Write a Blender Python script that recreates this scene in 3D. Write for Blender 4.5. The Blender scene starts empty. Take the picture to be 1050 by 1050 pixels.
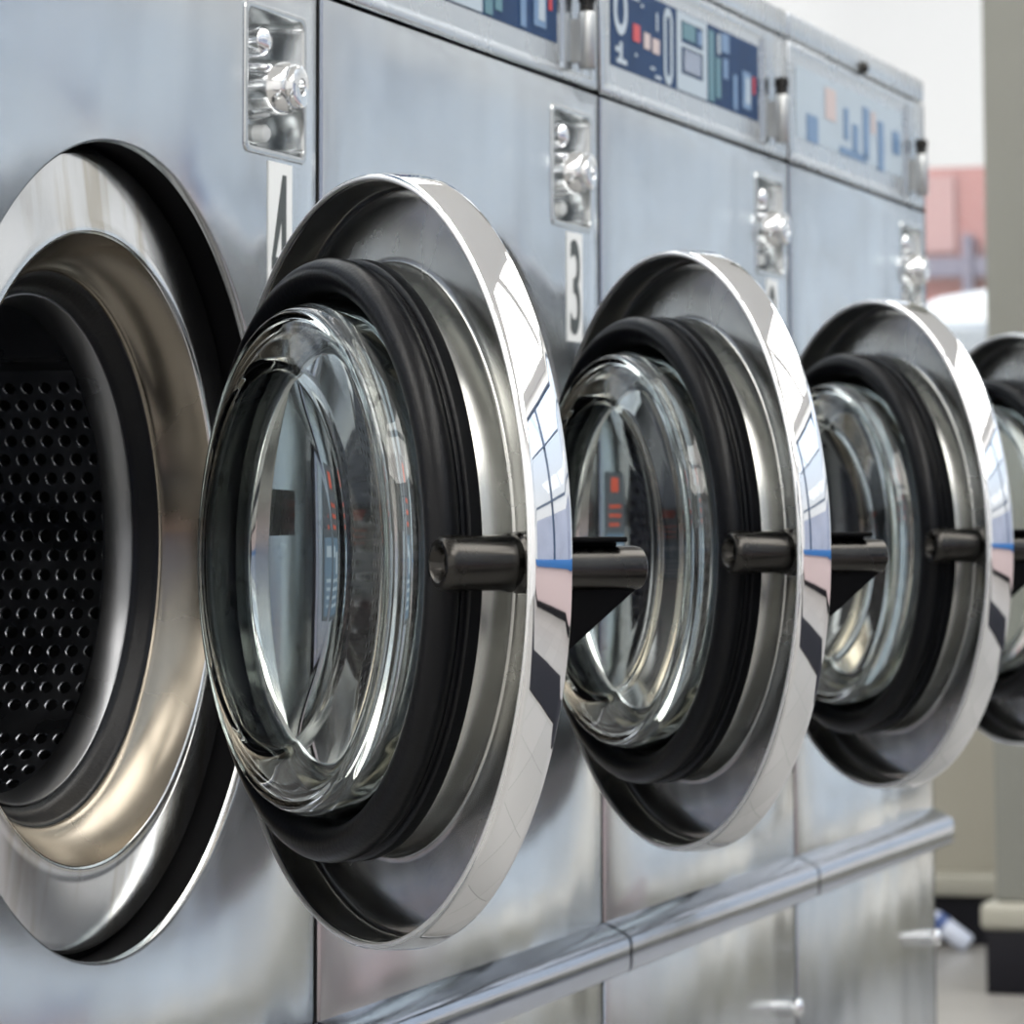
import bpy, bmesh, math
from math import sin, cos, pi, radians
from mathutils import Vector, Matrix
scene = bpy.context.scene
COL = scene.collection
PITCH = 0.68
FLOOR = -0.85          # ring centre of the washers is z = 0, machine fronts are y = 0, the room side is -y

# ------------------------------------------------------------------ materials
def nodes_of(name):
    m = bpy.data.materials.new(name); m.use_nodes = True
    nt = m.node_tree
    return m, nt, nt.nodes['Principled BSDF']

def plain(name, col, rough=0.5, metal=0.0, spec=0.5, coat=0.0, var=0.0, vscale=8.0, bump=0.0, bscale=60.0):
    m, nt, b = nodes_of(name)
    b.inputs['Base Color'].default_value = (*col, 1)
    b.inputs['Roughness'].default_value = rough
    b.inputs['Metallic'].default_value = metal
    b.inputs['Specular IOR Level'].default_value = spec
    b.inputs['Coat Weight'].default_value = coat
    tc = nt.nodes.new('ShaderNodeTexCoord')
    if var:
        n = nt.nodes.new('ShaderNodeTexNoise'); n.inputs['Scale'].default_value = vscale; n.inputs['Detail'].default_value = 5
        nt.links.new(tc.outputs['Object'], n.inputs['Vector'])
        r = nt.nodes.new('ShaderNodeMapRange'); r.inputs[1].default_value = .3; r.inputs[2].default_value = .7
        r.inputs[3].default_value = 1 - var; r.inputs[4].default_value = 1 + var * .5
        nt.links.new(n.outputs['Fac'], r.inputs[0])
        mx = nt.nodes.new('ShaderNodeVectorMath'); mx.operation = 'SCALE'
        mx.inputs[0].default_value = col
        nt.links.new(r.outputs[0], mx.inputs['Scale']); nt.links.new(mx.outputs[0], b.inputs['Base Color'])
    if bump:
        n = nt.nodes.new('ShaderNodeTexNoise'); n.inputs['Scale'].default_value = bscale; n.inputs['Detail'].default_value = 3
        nt.links.new(tc.outputs['Object'], n.inputs['Vector'])
        bp = nt.nodes.new('ShaderNodeBump'); bp.inputs['Strength'].default_value = bump; bp.inputs['Distance'].default_value = .002
        nt.links.new(n.outputs['Fac'], bp.inputs['Height']); nt.links.new(bp.outputs[0], b.inputs['Normal'])
    return m

def steel(name, col, rough, wave=0.0, wscale=(3, 3, 1.2), rvar=0.08, mott=0.0, mscale=14.0, fine=0.0, aniso=0.0):
    """metal sheet: slow waves in the sheet, slightly uneven polish, faint stains"""
    m, nt, b = nodes_of(name)
    b.inputs['Metallic'].default_value = 1
    b.inputs['Base Color'].default_value = (*col, 1)
    b.inputs['Anisotropic'].default_value = aniso
    tc = nt.nodes.new('ShaderNodeTexCoord')
    mp = nt.nodes.new('ShaderNodeMapping'); mp.inputs['Scale'].default_value = wscale
    nt.links.new(tc.outputs['Object'], mp.inputs['Vector'])
    n = nt.nodes.new('ShaderNodeTexNoise'); n.inputs['Scale'].default_value = 1.0; n.inputs['Detail'].default_value = 1.5
    nt.links.new(mp.outputs[0], n.inputs['Vector'])
    n2 = nt.nodes.new('ShaderNodeTexNoise'); n2.inputs['Scale'].default_value = mscale; n2.inputs['Detail'].default_value = 6
    nt.links.new(tc.outputs['Object'], n2.inputs['Vector'])
    r = nt.nodes.new('ShaderNodeMapRange'); r.inputs[1].default_value = .3; r.inputs[2].default_value = .7
    r.inputs[3].default_value = max(0.01, rough - rvar); r.inputs[4].default_value = rough + rvar
    nt.links.new(n2.outputs['Fac'], r.inputs[0]); nt.links.new(r.outputs[0], b.inputs['Roughness'])
    if mott:
        r2 = nt.nodes.new('ShaderNodeMapRange'); r2.inputs[1].default_value = .3; r2.inputs[2].default_value = .7
        r2.inputs[3].default_value = 1 - mott; r2.inputs[4].default_value = 1 + mott * .4
        nt.links.new(n2.outputs['Fac'], r2.inputs[0])
        mx = nt.nodes.new('ShaderNodeVectorMath'); mx.operation = 'SCALE'; mx.inputs[0].default_value = col
        nt.links.new(r2.outputs[0], mx.inputs['Scale']); nt.links.new(mx.outputs[0], b.inputs['Base Color'])
    if wave or fine:
        bp = nt.nodes.new('ShaderNodeBump'); bp.inputs['Strength'].default_value = 1; bp.inputs['Distance'].default_value = wave
        nt.links.new(n.outputs['Fac'], bp.inputs['Height'])
        last = bp
        if fine:
            mp2 = nt.nodes.new('ShaderNodeMapping'); mp2.inputs['Scale'].default_value = (400, 400, 6)
            nt.links.new(tc.outputs['Object'], mp2.inputs['Vector'])
            n3 = nt.nodes.new('ShaderNodeTexNoise'); n3.inputs['Scale'].default_value = 1; n3.inputs['Detail'].default_value = 2
            nt.links.new(mp2.outputs[0], n3.inputs['Vector'])
            b2 = nt.nodes.new('ShaderNodeBump'); b2.inputs['Strength'].default_value = 1; b2.inputs['Distance'].default_value = fine
            nt.links.new(n3.outputs['Fac'], b2.inputs['Height']); nt.links.new(bp.outputs[0], b2.inputs['Normal'])
            last = b2
        nt.links.new(last.outputs[0], b.inputs['Normal'])
    return m

M = {}
M['panel'] = steel('brushed_panel_steel', (.665, .695, .725), .20, wave=.008, wscale=(6.5, 6.5, 1.3), rvar=.05, mott=.07, mscale=7)
M['ring_pan'] = steel('recess_pan_steel', (.74, .755, .77), .13, wave=.002, wscale=(5, 5, 3), rvar=.04, mott=.1, mscale=9)
def add_streaks(m, col, dark, scale=(45, 45, 2.2), lo=.50, hi=.66):
    nt = m.node_tree; b = nt.nodes['Principled BSDF']
    tc = nt.nodes.new('ShaderNodeTexCoord'); mp = nt.nodes.new('ShaderNodeMapping'); mp.inputs['Scale'].default_value = scale
    n = nt.nodes.new('ShaderNodeTexNoise'); n.inputs['Scale'].default_value = 1; n.inputs['Detail'].default_value = 2
    r = nt.nodes.new('ShaderNodeMapRange'); r.inputs[1].default_value = lo; r.inputs[2].default_value = hi
    mx = nt.nodes.new('ShaderNodeMixRGB'); mx.inputs[1].default_value = (*col, 1); mx.inputs[2].default_value = (*dark, 1)
    nt.links.new(tc.outputs['Object'], mp.inputs['Vector']); nt.links.new(mp.outputs[0], n.inputs['Vector'])
    nt.links.new(n.outputs['Fac'], r.inputs[0]); nt.links.new(r.outputs[0], mx.inputs[0]); nt.links.new(mx.outputs[0], b.inputs['Base Color'])
add_streaks(M['ring_pan'], (.76, .765, .77), (.60, .57, .52))
add_streaks(M['panel'], (.665, .695, .725), (.56, .58, .60), (7, 7, .6), .42, .70)  # broad vertical reflection streaks put into the panel's base colour
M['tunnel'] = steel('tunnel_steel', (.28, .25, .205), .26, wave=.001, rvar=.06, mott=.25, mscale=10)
M['chrome'] = steel('chrome', (.86, .87, .89), .035, rvar=.015, mscale=30)
M['door_pan'] = steel('door_pan_steel', (.57, .575, .555), .24, wave=.001, rvar=.08, mott=.22, mscale=12)
M['plate'] = steel('door_plate_steel', (.72, .73, .73), .10, wave=.002, wscale=(6, 6, 6), rvar=.03, mott=.06)
M['dark_metal'] = steel('blackened_metal', (.055, .053, .05), .25, rvar=.1, mott=.3, mscale=25)
M['drum'] = steel('drum_steel', (.25, .26, .285), .30, rvar=.08, mott=.15, mscale=20)
M['drum_lip'] = steel('drum_lip_steel', (.20, .205, .215), .30, rvar=.06, mott=.1)
M['satin'] = steel('satin_steel', (.50, .51, .51), .42)
M['bead'] = steel('worn_rim_steel', (.88, .89, .90), .5)  # pale satin metal so the door lip reads as a bright line
M['barrel'] = steel('polished_barrel', (.80, .81, .82), .12, rvar=.02)
M['rail'] = steel('rail_steel', (.46, .49, .57), .12, wave=.001, wscale=(6, 6, 6), rvar=.04, mott=.1)
M['trim_steel'] = steel('fascia_steel', (.60, .635, .67), .28, wave=.002, rvar=.05)
M['slot_steel'] = steel('coin_slot_steel', (.55, .57, .58), .2, rvar=.06, mott=.1, mscale=30)
M['rubber'] = plain('black_rubber', (.0035, .004, .0055), .34, spec=.22, bump=.12, bscale=300)
M['black'] = plain('matt_black', (.0025, .0025, .003), .7, spec=.08)
M['white'] = plain('white_sticker', (.74, .76, .75), .45, var=.06)
M['ink'] = plain('dark_ink', (.045, .055, .055), .5)
M['blue'] = plain('navy_blue_print', (.007, .038, .115), .5, spec=.15, var=.2, vscale=10)
M['pale_blue'] = plain('pale_blue_print', (.42, .50, .58), .3, var=.1)
M['mid_blue'] = plain('mid_blue_print', (.10, .20, .36), .35)
M['teal'] = plain('teal_print', (.05, .17, .22), .35)
M['red'] = plain('red_print', (.50, .035, .045), .4)
M['peach'] = plain('peach_print', (.52, .43, .42), .4)
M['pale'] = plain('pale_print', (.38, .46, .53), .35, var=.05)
M['screen'] = plain('grey_blue_screen', (.20, .25, .35), .2)
M['label_red'] = plain('orange_red_print', (.62, .09, .04), .45)
M['label_dark'] = plain('dark_slate_print', (.07, .085, .10), .45)
M['label_blue'] = plain('slate_blue_print', (.12, .19, .27), .45)
M['cabinet'] = plain('grey_painted_cabinet', (.38, .39, .40), .5, var=.05)
M['inside'] = plain('dark_tub', (.02, .02, .022), .5)

def glass_mat(name, tint, rough=0.0):
    m, nt, b = nodes_of(name)
    b.inputs['Base Color'].default_value = (*tint, 1); b.inputs['Roughness'].default_value = rough
    b.inputs['Transmission Weight'].default_value = 1; b.inputs['IOR'].default_value = 1.5
    return m
M['glass'] = glass_mat('door_glass', (.925, .978, .952))

def pane_mat():
    m = bpy.data.materials.new('window_pane'); m.use_nodes = True
    nt = m.node_tree; nt.nodes.clear()
    o = nt.nodes.new('ShaderNodeOutputMaterial'); mx = nt.nodes.new('ShaderNodeMixShader')
    t = nt.nodes.new('ShaderNodeBsdfTransparent'); t.inputs[0].default_value = (.97, .975, .975, 1)
    g = nt.nodes.new('ShaderNodeBsdfGlossy'); g.inputs['Roughness'].default_value = .02
    mx.inputs[0].default_value = .05
    nt.links.new(t.outputs[0], mx.inputs[1]); nt.links.new(g.outputs[0], mx.inputs[2]); nt.links.new(mx.outputs[0], o.inputs[0])
    return m
M['pane'] = pane_mat()
M['wall_beige'] = plain('greige_wall_paint', (.25, .24, .20), .6, var=.04, vscale=3)
M['column_paint'] = plain('grey_green_paint', (.170, .175, .158), .55, var=.04, vscale=3)
M['sill'] = plain('light_beige_trim', (.27, .265, .225), .5)
M['white_paint'] = plain('white_wall_paint', (.82, .82, .82), .6, var=.03, vscale=2)
M['ceiling'] = plain('white_ceiling', (.85, .85, .85), .8)
M['dark_trim'] = plain('dark_window_frame', (.02, .05, .11), .4)
M['blue_trim'] = plain('blue_wall_band', (.02, .13, .38), .4)
M['pink_wall'] = plain('pinkish_wainscot', (.52, .42, .43), .6)
M['plinth'] = plain('black_plinth', (.006, .006, .009), .5, spec=.15)
M['salmon'] = plain('salmon_facade', (.47, .225, .21), .8, var=.12, vscale=1.5)
M['slate'] = plain('slate_blue_band', (.20, .19, .25), .7)
M['lavender'] = plain('lavender_render', (.27, .30, .40), .7, var=.15, vscale=.6)
M['pale_facade'] = plain('pale_blue_facade', (.48, .54, .61), .7, var=.15, vscale=.5)
M['car_white'] = plain('white_car_paint', (.82, .82, .80), .3, coat=.5)
M['car_glass'] = plain('car_window', (.30, .33, .36), .15)
M['tyre'] = plain('tyre', (.02, .02, .02), .8)
M['bottle'] = plain('pale_bottle_plastic', (.55, .60, .72), .35)
M['bottle_blue'] = plain('blue_bottle_plastic', (.05, .09, .25), .35)
M['asphalt'] = plain('concrete_pavement', (.74, .64, .52), .9, var=.15, vscale=2)

def floor_mat():
    m, nt, b = nodes_of('grey_vinyl_tiles')
    tc = nt.nodes.new('ShaderNodeTexCoord')
    br = nt.nodes.new('ShaderNodeTexBrick'); br.offset = 0; br.inputs['Scale'].default_value = 1
    br.inputs['Brick Width'].default_value = .305; br.inputs['Row Height'].default_value = .305
    br.inputs['Mortar Size'].default_value = .002
    br.inputs['Color1'].default_value = (.27, .262, .25, 1); br.inputs['Color2'].default_value = (.24, .234, .224, 1)
    br.inputs['Mortar'].default_value = (.14, .14, .135, 1)
    nt.links.new(tc.outputs['Object'], br.inputs['Vector']); nt.links.new(br.outputs['Color'], b.inputs['Base Color'])
    b.inputs['Roughness'].default_value = .35
    return m
M['floor'] = floor_mat()

# ------------------------------------------------------------------ mesh helpers
CACHE = {}
def finish(bm, smooth=40):
    bmesh.ops.recalc_face_normals(bm, faces=bm.faces)
    me = bpy.data.meshes.new('mesh')
    bm.to_mesh(me); bm.free()
    if smooth:
        for p in me.polygons: p.use_smooth = True
        me.set_sharp_from_angle(angle=radians(smooth))
    return me

def link(name, me, mat, parent=None, loc=(0, 0, 0), rz=0.0):
    o = bpy.data.objects.new(name, me)
    if mat is not None and not me.materials: me.materials.append(mat)
    COL.objects.link(o); o.parent = parent; o.location = loc; o.rotation_euler = (0, 0, rz)
    return o

def shared(key, fn):
    if key not in CACHE: CACHE[key] = fn()
    return CACHE[key]

def box_bm(bm, x0, x1, y0, y1, z0, z1, bev=0.0):
    vs = [bm.verts.new((x, y, z)) for x in (x0, x1) for y in (y0, y1) for z in (z0, z1)]
    fs = [(0, 1, 3, 2), (4, 6, 7, 5), (0, 4, 5, 1), (2, 3, 7, 6), (0, 2, 6, 4), (1, 5, 7, 3)]
    new = [bm.faces.new([vs[i] for i in f]) for f in fs]
    if bev:
        ed = set(e for f in new for e in f.edges)
        bmesh.ops.bevel(bm, geom=list(ed), offset=bev, segments=3, profile=.5, affect='EDGES')

def boxes(*bs, bev=0.0):
    bm = bmesh.new()
    for b in bs: box_bm(bm, *b, bev=bev)
    return finish(bm, 35 if bev else 0)

def lathe(profile, segs=96, closed=False, c=(0, 0, 0)):
    """revolve (radius, y) about the y axis"""
    bm = bmesh.new(); rows = []
    for r, y in profile:
        if r < 1e-6: rows.append([bm.verts.new((c[0], y + c[1], c[2]))])
        else: rows.append([bm.verts.new((c[0] + r * cos(2 * pi * i / segs), c[1] + y, c[2] + r * sin(2 * pi * i / segs))) for i in range(segs)])
    pairs = list(zip(rows[:-1], rows[1:])) + ([(rows[-1], rows[0])] if closed else [])
    for A, B in pairs:
        for i in range(segs):
            j = (i + 1) % segs
            if len(A) == 1 and len(B) == 1: continue
            if len(A) == 1: bm.faces.new((A[0], B[i], B[j]))
            elif len(B) == 1: bm.faces.new((A[i], A[j], B[0]))
            else: bm.faces.new((A[i], A[j], B[j], B[i]))
    return bm

def arc(cx, cy, r, a0, a1, n):
    return [(cx + r * cos(radians(a0 + (a1 - a0) * i / n)), cy + r * sin(radians(a0 + (a1 - a0) * i / n))) for i in range(n + 1)]

def rounded_rect(x0, x1, z0, z1, r, n=5):
    out = []
    for cx, cz, a in ((x1 - r, z1 - r, 0), (x0 + r, z1 - r, 90), (x0 + r, z0 + r, 180), (x1 - r, z0 + r, 270)):
        out += arc(cx, cz, r, a, a + 90, n)
    return out

def circle_pts(r, n=128, cx=0, cz=0): return [(cx + r * cos(2 * pi * i / n), cz + r * sin(2 * pi * i / n)) for i in range(n)]

def sheet(outlines):
    """outlines: list of lists of (loop, y): first loops bound the flat front face at y of the first entry, the rest fold back"""
    bm = bmesh.new(); edges = []
    for loops in outlines:
        prev = None
        for pts, y in loops:
            vs = [bm.verts.new((x, y, z)) for x, z in pts]
            if prev is None:
                edges += [bm.edges.new((vs[i], vs[(i + 1) % len(vs)])) for i in range(len(vs))]
            else:
                for i in range(len(vs)):
                    j = (i + 1) % len(vs)
                    bm.faces.new((prev[i], prev[j], vs[j], vs[i]))
            prev = vs
    bmesh.ops.triangle_fill(bm, use_beauty=True, use_dissolve=False, edges=edges)
    return finish(bm, 50)

def offset_rect(x0, x1, z0, z1, d, e=None):
    e = d if e is None else e
    return [(x1 - d, z1 - e), (x0 + d, z1 - e), (x0 + d, z0 + e), (x1 - d, z0 + e)]

def extrude_poly(pts, y0, y1, bev=0):
    """polygon in x,z pulled from y0 to y1"""
    bm = bmesh.new()
    a = [bm.verts.new((x, y0, z)) for x, z in pts]; b = [bm.verts.new((x, y1, z)) for x, z in pts]
    n = len(pts)
    for i in range(n): bm.faces.new((a[i], a[(i + 1) % n], b[(i + 1) % n], b[i]))
    bm.faces.new(a); bm.faces.new(b[::-1])
    if bev: bmesh.ops.bevel(bm, geom=list(bm.edges), offset=bev, segments=2, profile=.5, affect='EDGES')
    return bm

def tag(o, label, cat, group=None):
    o['label'] = label; o['category'] = cat
    if group: o['group'] = group
    return o

def struct(name, me, mat):
    o = link(name, me, mat); o['kind'] = 'structure'; return o

# ------------------------------------------------------------------ washer meshes
HW = .3365      # half width of a machine front
RH = .251       # radius of the round recess in the front sheet
TOPZ, JOINT, FASC = .552, .391, .524
SLOT = (.203, .309, .268, .366)

def front_me():
    bev = .004
    outer = [(offset_rect(-HW, HW, -.334, JOINT - .002, bev, .0008), 0), (offset_rect(-HW, HW, -.334, JOINT - .002, .0012, .0003), .0012),
             (offset_rect(-HW, HW, -.334, JOINT - .002, 0), bev), (offset_rect(-HW, HW, -.334, JOINT - .002, 0), .0055)]
    hole = [(circle_pts(RH + .0025), 0), (circle_pts(RH + .0006), .0008), (circle_pts(RH), .003), (circle_pts(RH), .0055)]
    sl = rounded_rect(*SLOT, .007)
    return sheet([outer, hole, [(sl, 0), (sl, .004)]])

def pan_me():      # the recess pan of the front, set back; its side wall is a separate matt black mesh
    prof = [(.2475, .0290), (.2475, .0240), (.2465, .0226), (.2445, .0222), (.24, .0222), (.205, .0180), (.197, .0165), (.1952, .0168), (.1940, .0182)]
    return finish(lathe(prof, 160), 60)

def recess_wall_me():
    return finish(lathe([(RH + .0012, .0045), (RH + .0012, .030), (.2475, .0290)], 160), 30)

def tunnel_me():
    prof = [(.1942, .0172), (.1932, .0200), (.1890, .0290), (.1810, .0385), (.175, .0438), (.1725, .045), (.1715, .047), (.1705, .052)]
    return finish(lathe(prof, 160), 50)

def seal_me():
    prof = [(.1725, .046), (.1715, .0475), (.170, .0478), (.168, .050), (.1655, .058), (.162, .0615), (.1585, .062), (.157, .065), (.157, .075)]
    return finish(lathe(prof, 128), 40)

def drum_lip_me():
    prof = [(.1605, .070), (.1594, .0612), (.1584, .0602), (.1574, .0602), (.1566, .0612), (.1512, .0770), (.1515, .0785), (.153, .0795), (.170, .0815), (.2, .0840)]
    return finish(lathe(prof, 128), 45)

def drum_me():
    """perforated cylinder: every hole is a dished opening in the sheet"""
    bm = bmesh.new(); R = .2; y0 = .084; sx = .0133; ncol = 20; nrow = 96; da = 2 * pi / nrow
    rh = .0043; K = 8
    plain_rows = set()
    def P(a, y, rr=R): return (rr * cos(a), y, rr * sin(a))
    for r in range(nrow):
        a = (r + .5) * da
        deg = math.degrees(a) % 360
        d = deg if deg < 180 else deg - 360
        solid = (35.5 < deg < 62) or (155.5 < deg < 182) or (275.5 < deg < 302) or (324 < deg < 328) or (84 < deg < 88) or (204 < deg < 208)
        for c in range(ncol):
            yc = y0 + (c + (.5 if r % 2 == 0 else 1.0)) * sx
            ya, yb = yc - sx / 2, yc + sx / 2
            sq = []
            ha = da / 2
            for (u, v) in ((1, 0), (1, 1), (0, 1), (-1, 1), (-1, 0), (-1, -1), (0, -1), (1, -1)):
                sq.append(bm.verts.new(P(a + v * ha, yc + u * sx / 2)))
            if solid:
                bm.faces.new(sq); continue
            rings = []
            for rr_, dep in ((rh * 1.16, 0), (rh * 1.02, .0004), (rh * .95, .0016), (rh * .93, .0034)):
                rings.append([bm.verts.new(P(a + rr_ * sin(2 * pi * k / K) / R, yc + rr_ * cos(2 * pi * k / K), R + dep)) for k in range(K)])
            prev = sq
            for rg in rings:
                for k in range(K):
                    j = (k + 1) % K
                    bm.faces.new((prev[k], prev[j], rg[j], rg[k]))
                prev = rg
    bmesh.ops.remove_doubles(bm, verts=bm.verts, dist=.00005)
    # back disc of the drum
    n = 96; ys = y0 + (ncol + .5) * sx
    ring = [bm.verts.new(P(2 * pi * i / n, ys)) for i in range(n)]; cv = bm.verts.new((0, ys - .02, 0))
    for i in range(n): bm.faces.new((ring[i], ring[(i + 1) % n], cv))
    me = finish(bm, 35)
    return me

def lifter_me(deg):
    """smooth paddle along the drum wall"""
    bm = bmesh.new(); R = .1995
    prof = [(deg - 13, R), (deg - 12.5, R - .003), (deg - 9, R - .010), (deg - 4, R - .028), (deg, R - .036), (deg + 4, R - .028), (deg + 9, R - .010), (deg + 13, R)]
    rows = []
    for y in (.0855, .35):
        rows.append([bm.verts.new((r * cos(radians(a)), y, r * sin(radians(a)))) for a, r in prof])
    for i in range(len(prof) - 1): bm.faces.new((rows[0][i], rows[0][i + 1], rows[1][i + 1], rows[1][i]))
    bm.faces.new(rows[0]); bm.faces.new(rows[1])
    return finish(bm, 40)

def tub_me():
    return finish(lathe([(.235, .10), (.235, .42), (0, .42)], 64), 40)

def cabinet_me():
    bm = bmesh.new(); w = HW - .001; z0, z1 = FLOOR + .0, JOINT - .004
    def q(*p): bm.faces.new([bm.verts.new(v) for v in p])
    y0, y1 = .021, .74
    for s in (-1, 1):
        box_bm(bm, min(s * w, s * (w - .004)), max(s * w, s * (w - .004)), y0, y1, z0, TOPZ - .03)
    box_bm(bm, -w + .004, w - .004, y1 - .01, y1, z0, TOPZ - .03)
    box_bm(bm, -w + .004, w - .004, y0, y1 - .01, z0, z0 + .01)
    box_bm(bm, -w + .004, w - .004, y0, y1 - .01, TOPZ - .04, TOPZ - .03)
    return finish(bm, 0)

def lower_panel_me():
    bev = .004; z0, z1 = FLOOR + .09, -.336
    def o(d): return offset_rect(-HW, HW, z0, z1, d)
    return sheet([[(o(bev), 0), (o(.0012), .0012), (o(0), bev), (o(0), .0055)]])

def plinth_me(): return boxes((-HW + .002, HW - .002, .03, .05, FLOOR, FLOOR + .09))

def rail_me():
    """pressed bumper rail: sloping top, upright face, rolled lower lip"""
    prof = [(.0005, -.331), (-.004, -.3325), (-.019, -.3400), (-.0235, -.3435), (-.0248, -.348), (-.0248, -.366), (-.0235, -.3705), (-.020, -.373), (-.012, -.3735), (-.002, -.372), (.0005, -.370)]
    bm = bmesh.new(); w = .3365
    A = [bm.verts.new((-w, y, z)) for y, z in prof]; B = [bm.verts.new((w, y, z)) for y, z in prof]
    for i in range(len(prof) - 1): bm.faces.new((A[i], A[i + 1], B[i + 1], B[i]))
    bm.faces.new(A[::-1]); bm.faces.new(B)
    return finish(bm, 30)

def fascia_me():
    """control fascia sheet with a shallow pressed frame"""
    o = lambda d: offset_rect(-HW, HW, JOINT + .002, FASC - .002, d)
    i = lambda d: [(x, z) for x, z in rounded_rect(-.318 + d, .236 - d, JOINT + .010 + d, FASC - .012 - d, .006)]
    me = sheet([[(o(.003), 0), (o(.001), .001), (o(0), .003), (o(0), .0055)], [(i(0), 0), (i(.0015), .0016), (i(.003), .002)]])
    return me

def top_trim_me():
    return boxes((-HW - .002, HW + .002, -.001, .74, FASC, TOPZ), bev=.004)

def slot_box_me():
    """recessed coin pocket with a rolled bright rim"""
    x0, x1, z0, z1 = SLOT
    loops = []
    for d, y in ((-.0035, .0002), (-.003, -.0012), (-.001, -.0018), (.0012, -.0012), (.002, .001), (.0022, .028)):
        loops.append(([(x, z) for x, z in rounded_rect(x0 + d, x1 - d, z0 + d, z1 - d, .0065)], y))
    bm = bmesh.new(); prev = None
    for pts, y in loops:
        vs = [bm.verts.new((x, y, z)) for x, z in pts]
        if prev:
            for i in range(len(vs)):
                j = (i + 1) % len(vs); bm.faces.new((prev[i], prev[j], vs[j], vs[i]))
        prev = vs
    bm.faces.new(prev)
    return finish(bm, 45)

def knob_me():
    # stepped coin lock barrel standing out of the pocket
    prof = [(0, -.0125), (.0045, -.0125), (.0050, -.0145), (.0055, -.0178), (.0062, -.0185), (.0125, -.0185), (.0152, -.0172), (.0165, -.0145), (.0168, -.0120), (.0162, -.0112),
            (.0180, -.009), (.0202, .004), (.0235, .0275)]
    return finish(lathe(prof, 48, c=(.2610, 0, .314)), 35)

def bolt_me(x, z, r, y0, y1):
    return finish(lathe([(0, y0 - r * .5), (r * .6, y0 - r * .42), (r * .95, y0 - r * .1), (r, y0), (r, y1)], 24, c=(x, 0, z)), 40)

def vault_me():
    # upright bar of the coin vault lock next to the key pad
    bm = bmesh.new(); n = 24; prof = [(0, .404), (.0065, .404), (.0078, .406), (.0078, .452), (.007, .4535)]
    rows = []
    for r, z in prof:
        rows.append([bm.verts.new((.262 + max(r, .0001) * cos(2 * pi * i / n), -.013 + max(r, .0001) * sin(2 * pi * i / n), z)) for i in range(n)])
    for A, B in zip(rows[:-1], rows[1:]):
        for i in range(n): bm.faces.new((A[i], A[(i + 1) % n], B[(i + 1) % n], B[i]))
    bm.faces.new(rows[-1])
    box_bm(bm, .255, .269, -.013, .001, .41, .447)
    return finish(bm, 40)

def vault_cap_me():
    bm = bmesh.new(); n = 24; rows = []
    for r, z in [(.0065, .4535), (.0065, .4615), (.0078, .462), (.0078, .470), (.006, .472)]:
        rows.append([bm.verts.new((.262 + r * cos(2 * pi * i / n), -.013 + r * sin(2 * pi * i / n), z)) for i in range(n)])
    for A, B in zip(rows[:-1], rows[1:]):
        for i in range(n): bm.faces.new((A[i], A[(i + 1) % n], B[(i + 1) % n], B[i]))
    bm.faces.new(rows[-1])
    return finish(bm, 40)

# ---- door, in its own frame: x = away from the hinge, -y = the side with the glass (a = -y), z up
RD = .225
def dl(prof, **k):  # lathe with a = -y
    return lathe([(r, -a) for r, a in prof], **k)

def door_band_me():     # polished outer band with rolled edges
    prof = [(.2195, .0195), (.2205, .0212), (.2222, .0218), (.2238, .0208), (.2244, .018), (.2250, .010), (.2252, .001), (.2246, -.0022), (.2225, -.0036), (.212, -.0040), (.206, -.0032)]
    return finish(dl(prof, segs=192), 50)

def door_pan_me():
    prof = [(.2200, .0192), (.2194, .012), (.2192, .0010), (.2178, -.0012), (.2150, -.0025), (.2100, -.0020), (.200, .0002), (.188, .0026), (.1765, .0048), (.1735, .0055), (.1722, .0063), (.1718, .0078), (.1716, .0245), (.1705, .0262), (.160, .0262), (.158, .0255)]
    return finish(dl(prof, segs=160), 50)

def inner_plate_me():
    return finish(dl([(.158, .0256), (.1460, .0258), (.1436, .0266), (.1430, .0285), (.1424, .0390), (.1412, .0408), (.1390, .0412), (.1270, .0408), (.1215, .0412), (.1195, .0408), (.1190, .0392), (.1195, .0370)], segs=160), 50)

def gasket_me():
    prof = [(.1490, .0262), (.1735, .0262), (.1738, .0275), (.1738, .0330), (.1726, .0344), (.1705, .0350), (.1705, .0362)]
    prof += [(.1638 + .0102 * cos(radians(t)), .0450 + .0105 * sin(radians(t))) for t in range(-50, 171, 11)]
    prof += [(.1535, .0440), (.1530, .036), (.1490, .034)]
    return finish(dl(prof, segs=160, closed=True), 35)

def glass_me():
    out = [(.1505, .0270), (.1504, .0400), (.1495, .0500), (.1475, .0575), (.1458, .0620), (.1450, .0650), (.1434, .0674), (.1412, .0684), (.1392, .0682), (.1378, .0684), (.1350, .0697),
           (.1270, .0730), (.1180, .0768), (.1150, .0780), (.1120, .0788), (.1080, .0793), (.09, .0801), (.06, .0808), (.03, .0812), (0, .0813)]
    inn = [(0, .0768), (.03, .0767), (.06, .0763), (.09, .0756), (.1060, .0748), (.1090, .0742), (.1120, .0728), (.1240, .0676), (.1340, .0630),
           (.1376, .0606), (.1405, .0570), (.1430, .0500), (.1442, .0400), (.1445, .0270)]
    return closed_glass(out + inn)

def closed_glass(prof):
    bm = dl(prof, segs=192)
    # join the flange between the last inner and the first outer ring
    n = 192
    bm.verts.ensure_lookup_table()
    first = [v for v in bm.verts][:n]; last = [v for v in bm.verts][-n:]
    for i in range(n):
        j = (i + 1) % n; bm.faces.new((last[i], last[j], first[j], first[i]))
    bmesh.ops.remove_doubles(bm, verts=bm.verts, dist=1e-6)
    return finish(bm, 60)

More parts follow.
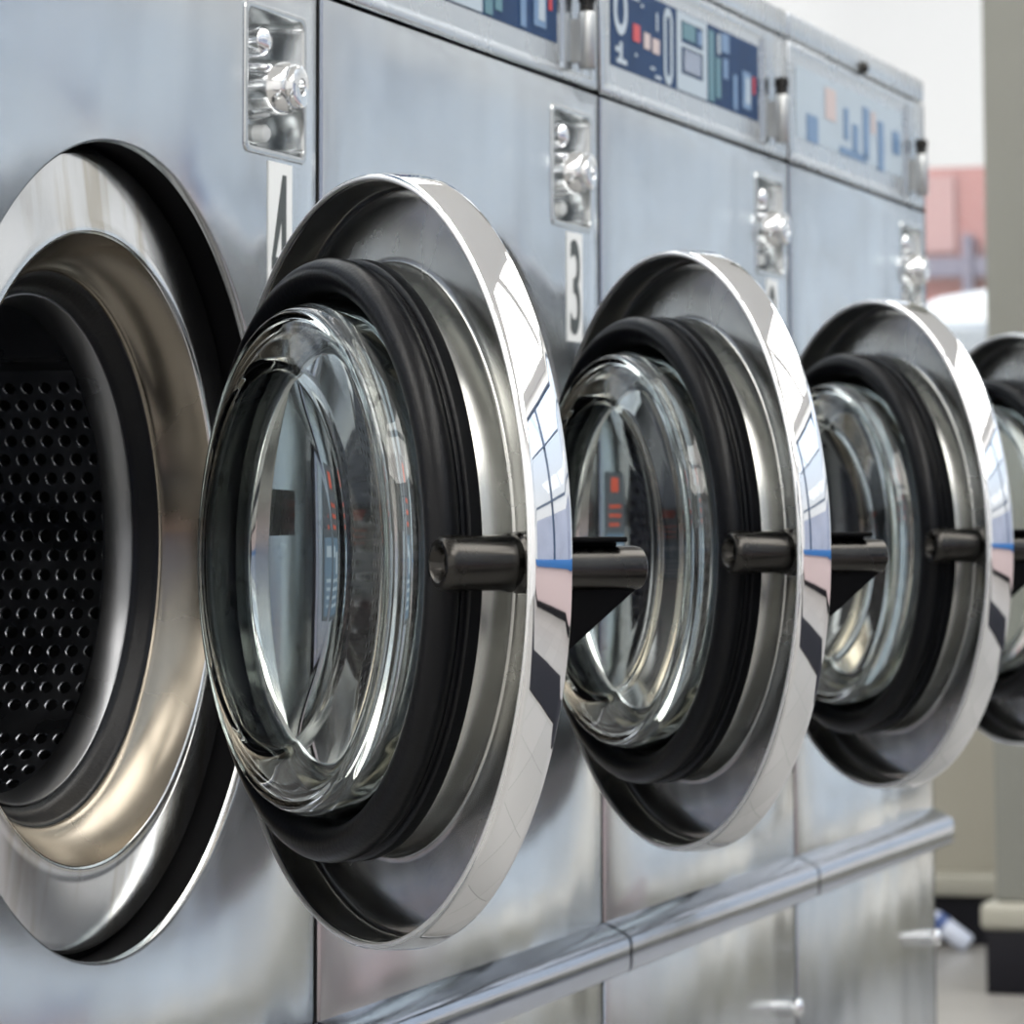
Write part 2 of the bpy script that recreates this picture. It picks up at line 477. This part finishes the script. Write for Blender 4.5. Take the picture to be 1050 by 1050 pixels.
def pin_me():
    # latch pin standing on the free side of the pan
    prof = [(0, .0520), (.0070, .0520), (.0080, .0535), (.0090, .0575), (.0105, .0590), (.0128, .0588), (.0146, .0565), (.0150, .0530), (.0150, .0200), (.0160, .0185), (.0160, .0150), (.0150, .0140), (.0168, .0120), (.0168, .0060), (.0168, -.001)]
    return finish(dl(prof, segs=40, c=(.186, 0, -.002)), 35)

def handle_me():
    """triangular pull on the outside of the door, seen past the band"""
    bm = bmesh.new()
    # a is depth behind the door, z up; x width .176 .. .206
    pts = [(-.001, .003), (-.052, .003), (-.0560, -.000), (-.0560, -.017), (-.001, -.060)]
    for (x0, x1, P) in ((.186, .197, pts),):
        a = [bm.verts.new((x0, -p, z)) for p, z in P]; b = [bm.verts.new((x1, -p, z)) for p, z in P]
        n = len(P)
        for i in range(n): bm.faces.new((a[i], a[(i + 1) % n], b[(i + 1) % n], b[i]))
        bm.faces.new(a); bm.faces.new(b[::-1])
    bmesh.ops.bevel(bm, geom=list(bm.edges), offset=.0012, segments=2, profile=.5, affect='EDGES')
    # sloping cap plate over the rod
    box_bm(bm, .172, .204, .002, .047, .0085, .0115, bev=.001); box_bm(bm, .180, .190, .002, .047, -.001, .009)
    return finish(bm, 35)

def handle_rod_me():
    prof = [(0, -.0600), (.0090, -.0598), (.0115, -.0580), (.0120, -.0550), (.0120, -.001)]
    return finish(dl(prof, segs=32, c=(.194, 0, -.0055)), 35)

def hinge_me():
    """bent arm from the front sheet beside the recess to the back of the door"""
    bm = bmesh.new()
    path = [(.260, -.0005), (.252, -.0005), (.235, -.020), (.120, -.050), (.088, -.056)]
    lo = [(x, y - .006) for x, y in path]
    pts = path + lo[::-1]
    A = [bm.verts.new((x, y, .006)) for x, y in pts]; B = [bm.verts.new((x, y, .036)) for x, y in pts]
    n = len(pts)
    for q in range(n): bm.faces.new((A[q], A[(q + 1) % n], B[(q + 1) % n], B[q]))
    bm.faces.new(A); bm.faces.new(B[::-1])
    return finish(bm, 30)

# ---- printed things
def rects(name, key, rs, y, t, mat, parent):
    for i, q in enumerate(rs):
        link(name, shared('%s_%d' % (key, i), lambda: rects_me([q], y, t)), M[mat], parent)

def rects_me(rs, y, t=.0004):
    bm = bmesh.new()
    for (x0, z0, x1, z1) in rs: box_bm(bm, x0, x1, y - t, y, z0, z1)
    return finish(bm, 0)

def frame_rects(x0, z0, x1, z1, t, tz=None):
    tz = tz or t
    return [(x0, z0, x0 + t, z1), (x1 - t, z0, x1, z1), (x0 + t, z0, x1 - t, z0 + tz), (x0 + t, z1 - tz, x1 - t, z1)]

def ring_me(x0, z0, x1, z1, t, y):
    """flat rounded ring"""
    r = min((x1 - x0), (z1 - z0)) / 2 * .98
    o = rounded_rect(x0, x1, z0, z1, r); i = rounded_rect(x0 + t, x1 - t, z0 + t, z1 - t, max(r - t, .001))
    return sheet([[(o, y - .0004), (o, y)], [(i, y - .0004), (i, y)]])

def digit_four_me(x0, z0, x1, z1, y):
    w, h = x1 - x0, z1 - z0
    P = lambda u, v: (x0 + u * w, z0 + v * h)
    outer = [P(.60, 1), P(.80, 1), P(.80, .26), P(1, .26), P(1, .15), P(.80, .15), P(.80, 0), P(.56, 0), P(.56, .15), P(0, .15), P(0, .25)]
    inner = [P(.56, .26), P(.56, .62), P(.20, .26)]
    return sheet([[(outer, y - .0004), (outer, y)], [(inner, y - .0004), (inner, y)]])

def text_me(body, x0, z0, x1, z1, y):
    cu = bpy.data.curves.new('txt', 'FONT'); cu.body = body; cu.extrude = 0.0; cu.offset = .012
    ob = bpy.data.objects.new('txt', cu); COL.objects.link(ob)
    dg = bpy.context.evaluated_depsgraph_get(); dg.update()
    me = bpy.data.meshes.new_from_object(ob.evaluated_get(dg))
    bpy.data.objects.remove(ob)
    xs = [v.co.x for v in me.vertices]; ys = [v.co.y for v in me.vertices]
    for v in me.vertices:
        v.co = ((x0 + (v.co.x - min(xs)) / (max(xs) - min(xs)) * (x1 - x0)), y, z0 + (v.co.y - min(ys)) / (max(ys) - min(ys)) * (z1 - z0))
    me.update()
    return me

# ------------------------------------------------------------------ build the washers
PHIS = [.7752, .7185, .7152, .7152]
LABELS = ['large stainless front-loading washer nearest the camera, numbered 4, its drum opening in full view',
          'stainless front-loading washer numbered 3, second in the row, partly behind the nearest open door',
          'third stainless washer in the row, with the blue control strip clearest in view',
          'farthest and blurriest stainless washer, at the end of the row beside the window']

def washer(k):
    root = bpy.data.objects.new('washing_machine', None); COL.objects.link(root)
    root.location = (k * PITCH, 0, FLOOR)
    tag(root, LABELS[k], 'washing machine', 'stainless washers in a row')
    L = (0, 0, -FLOOR)
    def part(name, fn, mat, parent=root, loc=L, key=None):
        return link(name, shared(key or name, fn), M[mat], parent, loc)
    part('cabinet', cabinet_me, 'cabinet')
    part('front_panel', front_me, 'panel')
    lp = part('lower_panel', lower_panel_me, 'panel')
    part('panel_bolt', lambda: bolt_me(.322, -.483, .010, -.006, .001), 'chrome', lp, (0, 0, 0))
    for q in (-1, 1):
        x0, x1 = sorted((q * (HW - .0005), q * (HW - .006)))
        part('side_seal', lambda: boxes((x0, x1, .0056, .021, FLOOR + .1, FASC - .003)), 'black', key='side_seal%d' % q)  # black strips added behind the sheet edges so the seams look shaded
    part('joint_strip', lambda: boxes((HW + .0002, HW + .0058, .0008, .021, FLOOR + .09, FASC - .002)), 'black')  # black filler standing in for the dark gap between machines
    part('plinth', plinth_me, 'black')
    part('bumper_rail', rail_me, 'rail')
    pan = part('recess_ring', pan_me, 'ring_pan')
    part('recess_gap', recess_wall_me, 'black')
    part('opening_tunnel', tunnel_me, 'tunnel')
    part('door_seal', seal_me, 'rubber')
    dr = part('drum', drum_me, 'drum')
    part('drum_lip', drum_lip_me, 'drum_lip', dr, (0, 0, 0))
    for i, dg in enumerate((49, 169, 289)):
        link('lifter', shared('lifter%d' % i, lambda: lifter_me(dg)), M['drum'], dr)
    part('tub', tub_me, 'inside')
    # control fascia and its prints
    fa = part('control_panel', fascia_me, 'trim_steel')
    Z = (0, 0, 0)
    def pr(name, key, fn, mat): return link(name, shared(key, fn), M[mat], fa, Z)
    part('fascia_inset', lambda: rects_me([(-.3155, JOINT + .0125, .2335, FASC - .0145)], .0024), 'trim_steel', fa, Z)
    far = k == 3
    pr('graphic_strip', 'strip%d' % far, lambda: rects_me([(-.300, .422, .222, .500)], .0018), 'pale' if far else 'blue')  # last machine's strip coloured pale to stand for window glare
    if far:
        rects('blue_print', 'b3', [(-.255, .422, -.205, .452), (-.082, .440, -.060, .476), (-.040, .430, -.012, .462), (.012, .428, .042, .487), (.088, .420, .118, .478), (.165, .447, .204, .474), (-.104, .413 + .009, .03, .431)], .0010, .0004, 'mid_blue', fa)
        rects('pale_print', 'p3', [(-.17, .455, -.12, .49), (.055, .46, .075, .485)], .0010, .0004, 'peach', fa)  # pale patches belong to the painted glare on the last strip
    else:
        pr('white_outline', 'pill', lambda: ring_me(-.292, .452, -.250, .499, .009, .0010), 'pale_blue')
        rects('white_print', 'wp', [(-.284, .426, -.252, .4305), (-.287, .436, -.270, .441), (-.2745, .4305, -.266, .446), (-.205, .486, -.198, .489), (-.225, .438, -.219, .441), (-.175, .432, -.160, .4345), (-.155, .470, -.15, .487), (-.240, .490, -.212, .493), (-.16, .425, -.14, .428)], .0010, .0004, 'pale_blue', fa)
        rects('red_mark', 'rd', [(-.231, .452, -.209, .468), (.197, .448, .206, .466)], .0010, .0004, 'red', fa)
        rects('peach_mark', 'pm', [(-.196, .449, -.176, .464), (-.168, .448, -.145, .462)], .0010, .0004, 'peach', fa)
        pr('white_outline', 'wf', lambda: ring_me(-.130, .417 + .006, -.100, .497, .008, .0010), 'pale')
        pr('display_frame', 'df', lambda: rects_me(frame_rects(-.086, .423, .022, .499, .016, .008) + [(-.070, .431, .006, .440), (-.070, .466, .006, .470)], .0010), 'pale')
        rects('display_screen', 'ds', [(-.062, .443, -.002, .464)], .0006, .0004, 'screen', fa)
        rects('teal_print', 'tp', [(-.066, .474, -.02, .490), (.028, .424, .048, .494), (.054, .43, .072, .470)], .0010, .0004, 'teal', fa)
        rects('pale_blue_print', 'pb', [(-.012, .474, .004, .488), (.076, .478, .105, .497), (.082, .452, .1, .472), (.156, .430, .189, .468), (.120, .425, .135, .46)], .0010, .0004, 'mid_blue', fa)
        rects('white_print', 'wq', [(.168, .436, .185, .462), (.060, .474, .070, .494)], .0007, .0004, 'pale', fa)
    vb = part('vault_lock', vault_me, 'satin', fa, Z)
    part('vault_lock_cap', vault_cap_me, 'dark_metal', fa, Z)
    rects('vault_groove', 'vg', [(.239, .402, .2415, .516), (.286, .402, .289, .516), (.312, .402, .3145, .516), (.2415, .4005, .318, .4025)], .0, .0006, 'slot_steel', fa)
    tp = part('top_trim', top_trim_me, 'trim_steel')
    part('trim_screw', lambda: bolt_me(0, FASC + .006, .007, -.006, .001), 'dark_metal', tp, Z)
    # coin pocket
    cs = part('coin_slot', slot_box_me, 'slot_steel')
    part('coin_knob', knob_me, 'barrel', cs, Z)
    part('coin_guide', lambda: bolt_me(.243, .345, .0105, .004, .028), 'chrome', cs, Z)
    part('coin_button', lambda: bolt_me(.263, .283, .0062, .010, .028), 'white', cs, Z)
    part('coin_plate', lambda: boxes((.222, .272, .018, .0285, .275, .352), bev=.002), 'slot_steel', cs, Z)
    # number plate
    npl = part('number_plate', lambda: rects_me([(.243, .168, .286, .262)], 0, .0010), 'white')
    def dig():
        if k == 0: return digit_four_me(.2485, .176, .2805, .254, -.0011)
        return text_me(str(4 - k), .2500, .174, .2790, .256, -.0013)
    if k: npl.location.x = -.002
    d = link('number', dig(), M['ink'], npl)
    if k == 0: d['label'] = 'dark digit 4'
    # warning sticker left of the opening
    wl = part('warning_label', lambda: rects_me([(-.325, -.055, -.268, .058)], 0, .0006), 'label_dark')
    rects('label_blue_field', 'label_blue_field', [(-.322, -.052, -.271, .004)], -.0006, .0003, 'label_blue', wl)
    rects('label_red_mark', 'label_red_mark', [(-.308, .040, -.287, .053), (-.314, .026, -.279, .029), (-.314, .018, -.279, .021), (-.314, .010, -.284, .013)], -.0006, .0003, 'label_red', wl)
    rects('label_print', 'label_print', [(-.318, -.010, -.300, -.002), (-.295, -.022, -.276, -.006), (-.318, -.028, -.276, -.0255), (-.318, -.034, -.276, -.0315), (-.318, -.040, -.282, -.0375), (-.318, -.046, -.276, -.0435)], -.0009, .0003, 'pale_blue', wl)
    # door, swung open on its far-side hinge
    phi = PHIS[k]
    H = Vector((.0905, -.0508, 0)); e = Vector((-cos(phi), -sin(phi), 0)); ctr = H + e * RD
    door = link('door', shared('band', door_band_me), M['chrome'], root, (ctr.x, ctr.y, -FLOOR - .0063), pi + phi)
    def dpart(name, fn, mat): return link(name, shared(name, fn), M[mat], door)
    part('hinge_arm', hinge_me, 'dark_metal')
    dpart('door_pan', door_pan_me, 'door_pan')
    dpart('rim_bead', lambda: finish(dl([(.2214 + .0015 * cos(radians(t)), .0212 + .0015 * sin(radians(t))) for t in range(0, 360, 30)], segs=192, closed=True), 60), 'bead')  # bead added to draw the bright edge highlight along the lip
    dpart('inner_plate', inner_plate_me, 'plate')
    dpart('door_gasket', gasket_me, 'rubber')
    dpart('glass_bowl', glass_me, 'glass')
    dpart('latch_pin', pin_me, 'dark_metal')
    dpart('door_handle', handle_me, 'black')
    dpart('handle_rod', handle_rod_me, 'dark_metal')
    return root

for k in range(4): washer(k)

# ------------------------------------------------------------------ the room
Y0, Y1, X0, X1, CZ = -3.2, 3.4, -5.0, 5.7, 3.0
struct('floor', boxes((X0, X1, Y0, Y1, FLOOR - .05, FLOOR)), M['floor'])
struct('ceiling', boxes((X0, X1, Y0, Y1, CZ, CZ + .05)), M['ceiling'])
struct('wall_near', boxes((X0 - .1, X0, Y0, Y1, FLOOR, CZ)), M['white_paint'])
struct('wall_left', boxes((X0, X1, Y1, Y1 + .1, FLOOR, CZ)), M['white_paint'])

def window_wall(prefix, axis, pos, a0, a1, sill, head, mull, wall_low, wall_high, frame, n0, out=1):
    """wall at axis=pos running a0..a1: low wall, head wall, mullions, one pane per bay"""
    t = .12
    def bx(u0, u1, w0, w1, z0, z1):
        if axis == 'x': return (pos + min(w0, w1) * out if out > 0 else pos - max(w0, w1), pos + max(w0, w1) * out if out > 0 else pos - min(w0, w1), u0, u1, z0, z1)
        return (u0, u1, pos - max(w0, w1), pos - min(w0, w1), z0, z1)
    lo = struct('wall_' + prefix, boxes(bx(a0, a1, 0, t, FLOOR, sill)), wall_low)
    hi = struct('wall_' + prefix + '_head', boxes(bx(a0, a1, 0, t, head, CZ)), wall_high)
    m = [a0] + list(mull) + [a1]
    for i in range(len(m) - 1):
        fr = boxes(bx(m[i], m[i] + .05, .02, .08, sill, head), bx(m[i + 1] - .05, m[i + 1], .02, .08, sill, head),
                   bx(m[i] + .05, m[i + 1] - .05, .02, .08, sill, sill + .05), bx(m[i] + .05, m[i + 1] - .05, .02, .08, head - .05, head))
        f = struct('window_%d' % (n0 + i), fr, frame)
        p = link('window_pane', boxes(bx(m[i] + .05, m[i + 1] - .05, .045, .05, sill + .05, head - .05)), M['pane'], f)

window_wall('far', 'x', X1, .38, Y1, -.10, 2.7, (1.4,), M['wall_beige'], M['white_paint'], M['sill'], 1)
window_wall('far_shopfront', 'x', X1, Y0, .38, -.72, 2.7, (-2.4, -1.42, -.45), M['sill'], M['white_paint'], M['sill'], 11)  # unseen bay, glazed low so the washer fronts reflect bright ground
window_wall('opposite', 'y', Y0, X0, X1, -.10, 2.72, (-3.2, -1.4, .4, 2.2, 4.0), M['pink_wall'], M['white_paint'], M['dark_trim'], 5)  # unseen wall with its windows and trims, invented for the chrome reflections
struct('trim_1', boxes((X0, X1, Y0, Y0 + .03, -.16, -.04), bev=.004), M['blue_trim'])
struct('trim_2', boxes((X0, X1, Y0, Y0 + .02, .80, .84), (X0, X1, Y0, Y0 + .02, 1.75, 1.79)), M['dark_trim'])
struct('trim_4', boxes((X0, X1, -1.75, -1.25, FLOOR, FLOOR + .012)), M['plinth'])  # unseen dark floor mat, added for the dark stripe reflected in the door bands
struct('wall_street', boxes((-12, 11, -15, -14, FLOOR, 2.9)), M['lavender'])  # unseen facade across the street, invented to colour the chrome reflections
struct('wall_street_end', boxes((14, 15, -14, .3, FLOOR, 1.9)), M['pale_facade'])  # unseen pale facade, added so the washer fronts reflect a bluish tone
struct('baseboard_opposite', boxes((X0, X1, Y0, Y0 + .02, FLOOR, FLOOR + .12)), M['plinth'])
struct('baseboard_far', boxes((X1 - .10, X1, .38, Y1, FLOOR, FLOOR + .10)), M['plinth'])
struct('trim_3', boxes((X1 - .12, X1, .38, Y1, FLOOR + .10, FLOOR + .14), bev=.004), M['sill'])

# square column in front of the far window
col = bpy.data.objects.new('column', None); COL.objects.link(col); col.location = (4.98, .20, FLOOR)
tag(col, 'grey-green square column with a beige base moulding over a black plinth, beside the window', 'column')
link('shaft', boxes((-.15, .15, -.18, .215, .165, CZ - FLOOR - .0), bev=.006), M['column_paint'], col)
link('base_moulding', boxes((-.175, .175, -.205, .240, .115, .165), bev=.012), M['sill'], col)
link('plinth', boxes((-.17, .17, -.2, .23, 0, .115), bev=.004), M['plinth'], col)

# little bottle leaning against the base of the far wall
bt = bpy.data.objects.new('bottle', None); COL.objects.link(bt)
bt.scale = (1.1, 1.1, 1.35); bt.location = (5.50, .605, FLOOR + .012)
bt.rotation_euler = (radians(-54), 0, 0)
tag(bt, 'small blurred white and blue bottle leaning over in front of the black wall base', 'bottle')
def vlathe(prof, n=24):
    bm = bmesh.new(); rows = []
    for r, z in prof:
        rows.append([bm.verts.new((max(r, .0005) * cos(2 * pi * i / n), max(r, .0005) * sin(2 * pi * i / n), z)) for i in range(n)])
    for A, B in zip(rows[:-1], rows[1:]):
        for i in range(n): bm.faces.new((A[i], A[(i + 1) % n], B[(i + 1) % n], B[i]))
    return finish(bm, 40)
link('body', vlathe([(0, 0), (.016, 0), (.018, .004), (.018, .06), (.012, .072), (.008, .076)]), M['bottle'], bt)
link('cap', vlathe([(.009, .074), (.0095, .076), (.0095, .100), (.008, .103), (0, .103)]), M['bottle_blue'], bt)
link('label_band', vlathe([(.0182, .044), (.0184, .045), (.0184, .060), (.0182, .061)]), M['bottle_blue'], bt)

# ------------------------------------------------------------------ outside
o = struct('ground', boxes((-60, 90, -60, 60, FLOOR - .30, FLOOR - .055)), M['asphalt'])
bd = bpy.data.objects.new('building', None); COL.objects.link(bd); bd.location = (15, 0, FLOOR - .05)
tag(bd, 'blurred salmon-red building with a slate-blue band, seen through the far window', 'building')
link('facade', boxes((0, 6, .6, 5.5, 0, 2.54)), M['salmon'], bd)
link('band', boxes((-.08, 0, .6, 5.5, 2.03, 2.12)), M['slate'], bd)
link('downpipe', boxes((-.10, 0, 2.49, 2.53, 1.75, 2.22)), M['slate'], bd)
link('pale_panel', boxes((-.02, 0, 2.58, 5.0, 1.75 + .4, 2.50)), plain('pale_pink_render', (.47, .29, .28), .8), bd)

car = bpy.data.objects.new('car', None); COL.objects.link(car); car.scale = (1.1, 1.1, 1.13); car.location = (12.6, 1.55, FLOOR - .05)
tag(car, 'white car parked outside in front of the salmon-red building', 'car')
side = [(-1.9, .28), (-1.95, .75), (-1.75, .98), (-.95, 1.10), (-.45, 1.55), (.2, 1.64), (1.1, 1.60), (1.65, 1.12), (1.95, 1.02), (2.0, .30)]
bm = bmesh.new()
a = [bm.verts.new((-.82 if z < 1.15 else -.66, -x, z)) for x, z in side]; b = [bm.verts.new((.82 if z < 1.15 else .66, -x, z)) for x, z in side]
for i in range(len(side)): bm.faces.new((a[i], a[(i + 1) % len(side)], b[(i + 1) % len(side)], b[i]))
bm.faces.new(a); bm.faces.new(b[::-1])
bmesh.ops.bevel(bm, geom=list(bm.edges), offset=.05, segments=3, profile=.5, affect='EDGES')
link('car_body', finish(bm, 35), M['car_white'], car)
link('car_window', boxes((-.79, -.70, -1.0, .62, 1.16, 1.46), bev=.03), M['car_glass'], car)
for yy in (-1.3, 1.25):
    bm = bmesh.new()
    bmesh.ops.create_cone(bm, cap_ends=True, segments=32, radius1=.31, radius2=.31, depth=.2, matrix=Matrix.Translation((-.75, yy, .31)) @ Matrix.Rotation(pi / 2, 4, 'Y'))
    link('wheel', finish(bm, 40), M['tyre'], car)

# ------------------------------------------------------------------ light
w = bpy.data.worlds.new('sky'); scene.world = w; w.use_nodes = True
nt = w.node_tree; bg = nt.nodes['Background']
tcn = nt.nodes.new('ShaderNodeTexCoord'); sp = nt.nodes.new('ShaderNodeSeparateXYZ'); rp = nt.nodes.new('ShaderNodeValToRGB')
nt.links.new(tcn.outputs['Generated'], sp.inputs[0]); nt.links.new(sp.outputs['Z'], rp.inputs[0]); nt.links.new(rp.outputs[0], bg.inputs[0])
rp.color_ramp.elements[0].position = 0.0; rp.color_ramp.elements[0].color = (.58, .58, .575, 1)
rp.color_ramp.elements[1].position = .8; rp.color_ramp.elements[1].color = (.74, .90, 1.12, 1)
e = rp.color_ramp.elements.new(.2); e.color = (.58, .585, .59, 1)
bg.inputs[1].default_value = 1.6

def area(name, loc, sx, sy, power, col=(1, .97, .92), rot=(0, 0, 0)):
    l = bpy.data.lights.new(name, 'AREA'); l.shape = 'RECTANGLE'; l.size = sx; l.size_y = sy; l.energy = power; l.color = col
    o = bpy.data.objects.new(name, l); COL.objects.link(o); o.location = loc; o.rotation_euler = rot
    return o
for i, x in enumerate((-3.2, -.8, 1.6, 4.0)):
    area('ceiling_light', (x, -2.0, CZ - .02), 2.2, 1.7, 70)  # unseen soft area lamps added under the ceiling to brighten the room
    area('ceiling_light', (x, 2.0, CZ - .02), 2.2, 1.7, 85)

sun = bpy.data.lights.new('sun', 'SUN'); sun.energy = 3.0; sun.angle = radians(20); sun.color = (1, .96, .90)
so = bpy.data.objects.new('sun', sun); COL.objects.link(so); so.location = (0, 0, 8)
so.rotation_euler = Vector((.6, -.5, -.65)).to_track_quat('-Z', 'Y').to_euler()

# ------------------------------------------------------------------ camera
cam = bpy.data.cameras.new('camera'); co = bpy.data.objects.new('camera', cam); COL.objects.link(co)
th, pit, rol = .283354, .105912, -.0066447
S = Vector((1, 0, 0)); N = Vector((0, -1, 0)); U = Vector((0, 0, 1))
r = sin(th) * S + cos(th) * N; fw = cos(th) * S - sin(th) * N
fw2 = cos(pit) * fw + sin(pit) * U; u2 = -sin(pit) * fw + cos(pit) * U
r3 = cos(rol) * r + sin(rol) * u2; u3 = -sin(rol) * r + cos(rol) * u2
mat = Matrix((( r3.x, u3.x, -fw2.x, -2.18061), (r3.y, u3.y, -fw2.y, -.982905), (r3.z, u3.z, -fw2.z, .0121025), (0, 0, 0, 1)))
co.matrix_world = mat
cam.sensor_width = 36; cam.lens = 3900.18 / 1050 * 36
cam.shift_x = (525 - 671.40) / 1050; cam.shift_y = -(525 - 122.37) / 1050
cam.dof.use_dof = True; cam.dof.focus_distance = 2.25; cam.dof.aperture_fstop = cam.lens / 8.0
cam.clip_start = .05
scene.camera = co

scene.view_settings.view_transform = 'Standard'; scene.view_settings.look = 'None'
scene.view_settings.exposure = 0.0; scene.view_settings.gamma = 1.0
try: scene.view_settings.use_curve_mapping = False
except Exception: pass
c = scene.cycles
c.max_bounces = 14; c.transmission_bounces = 12; c.glossy_bounces = 6; c.diffuse_bounces = 4; c.transparent_max_bounces = 12
c.caustics_reflective = True; c.caustics_refractive = True; c.sample_clamp_indirect = 4.0; c.use_denoising = True
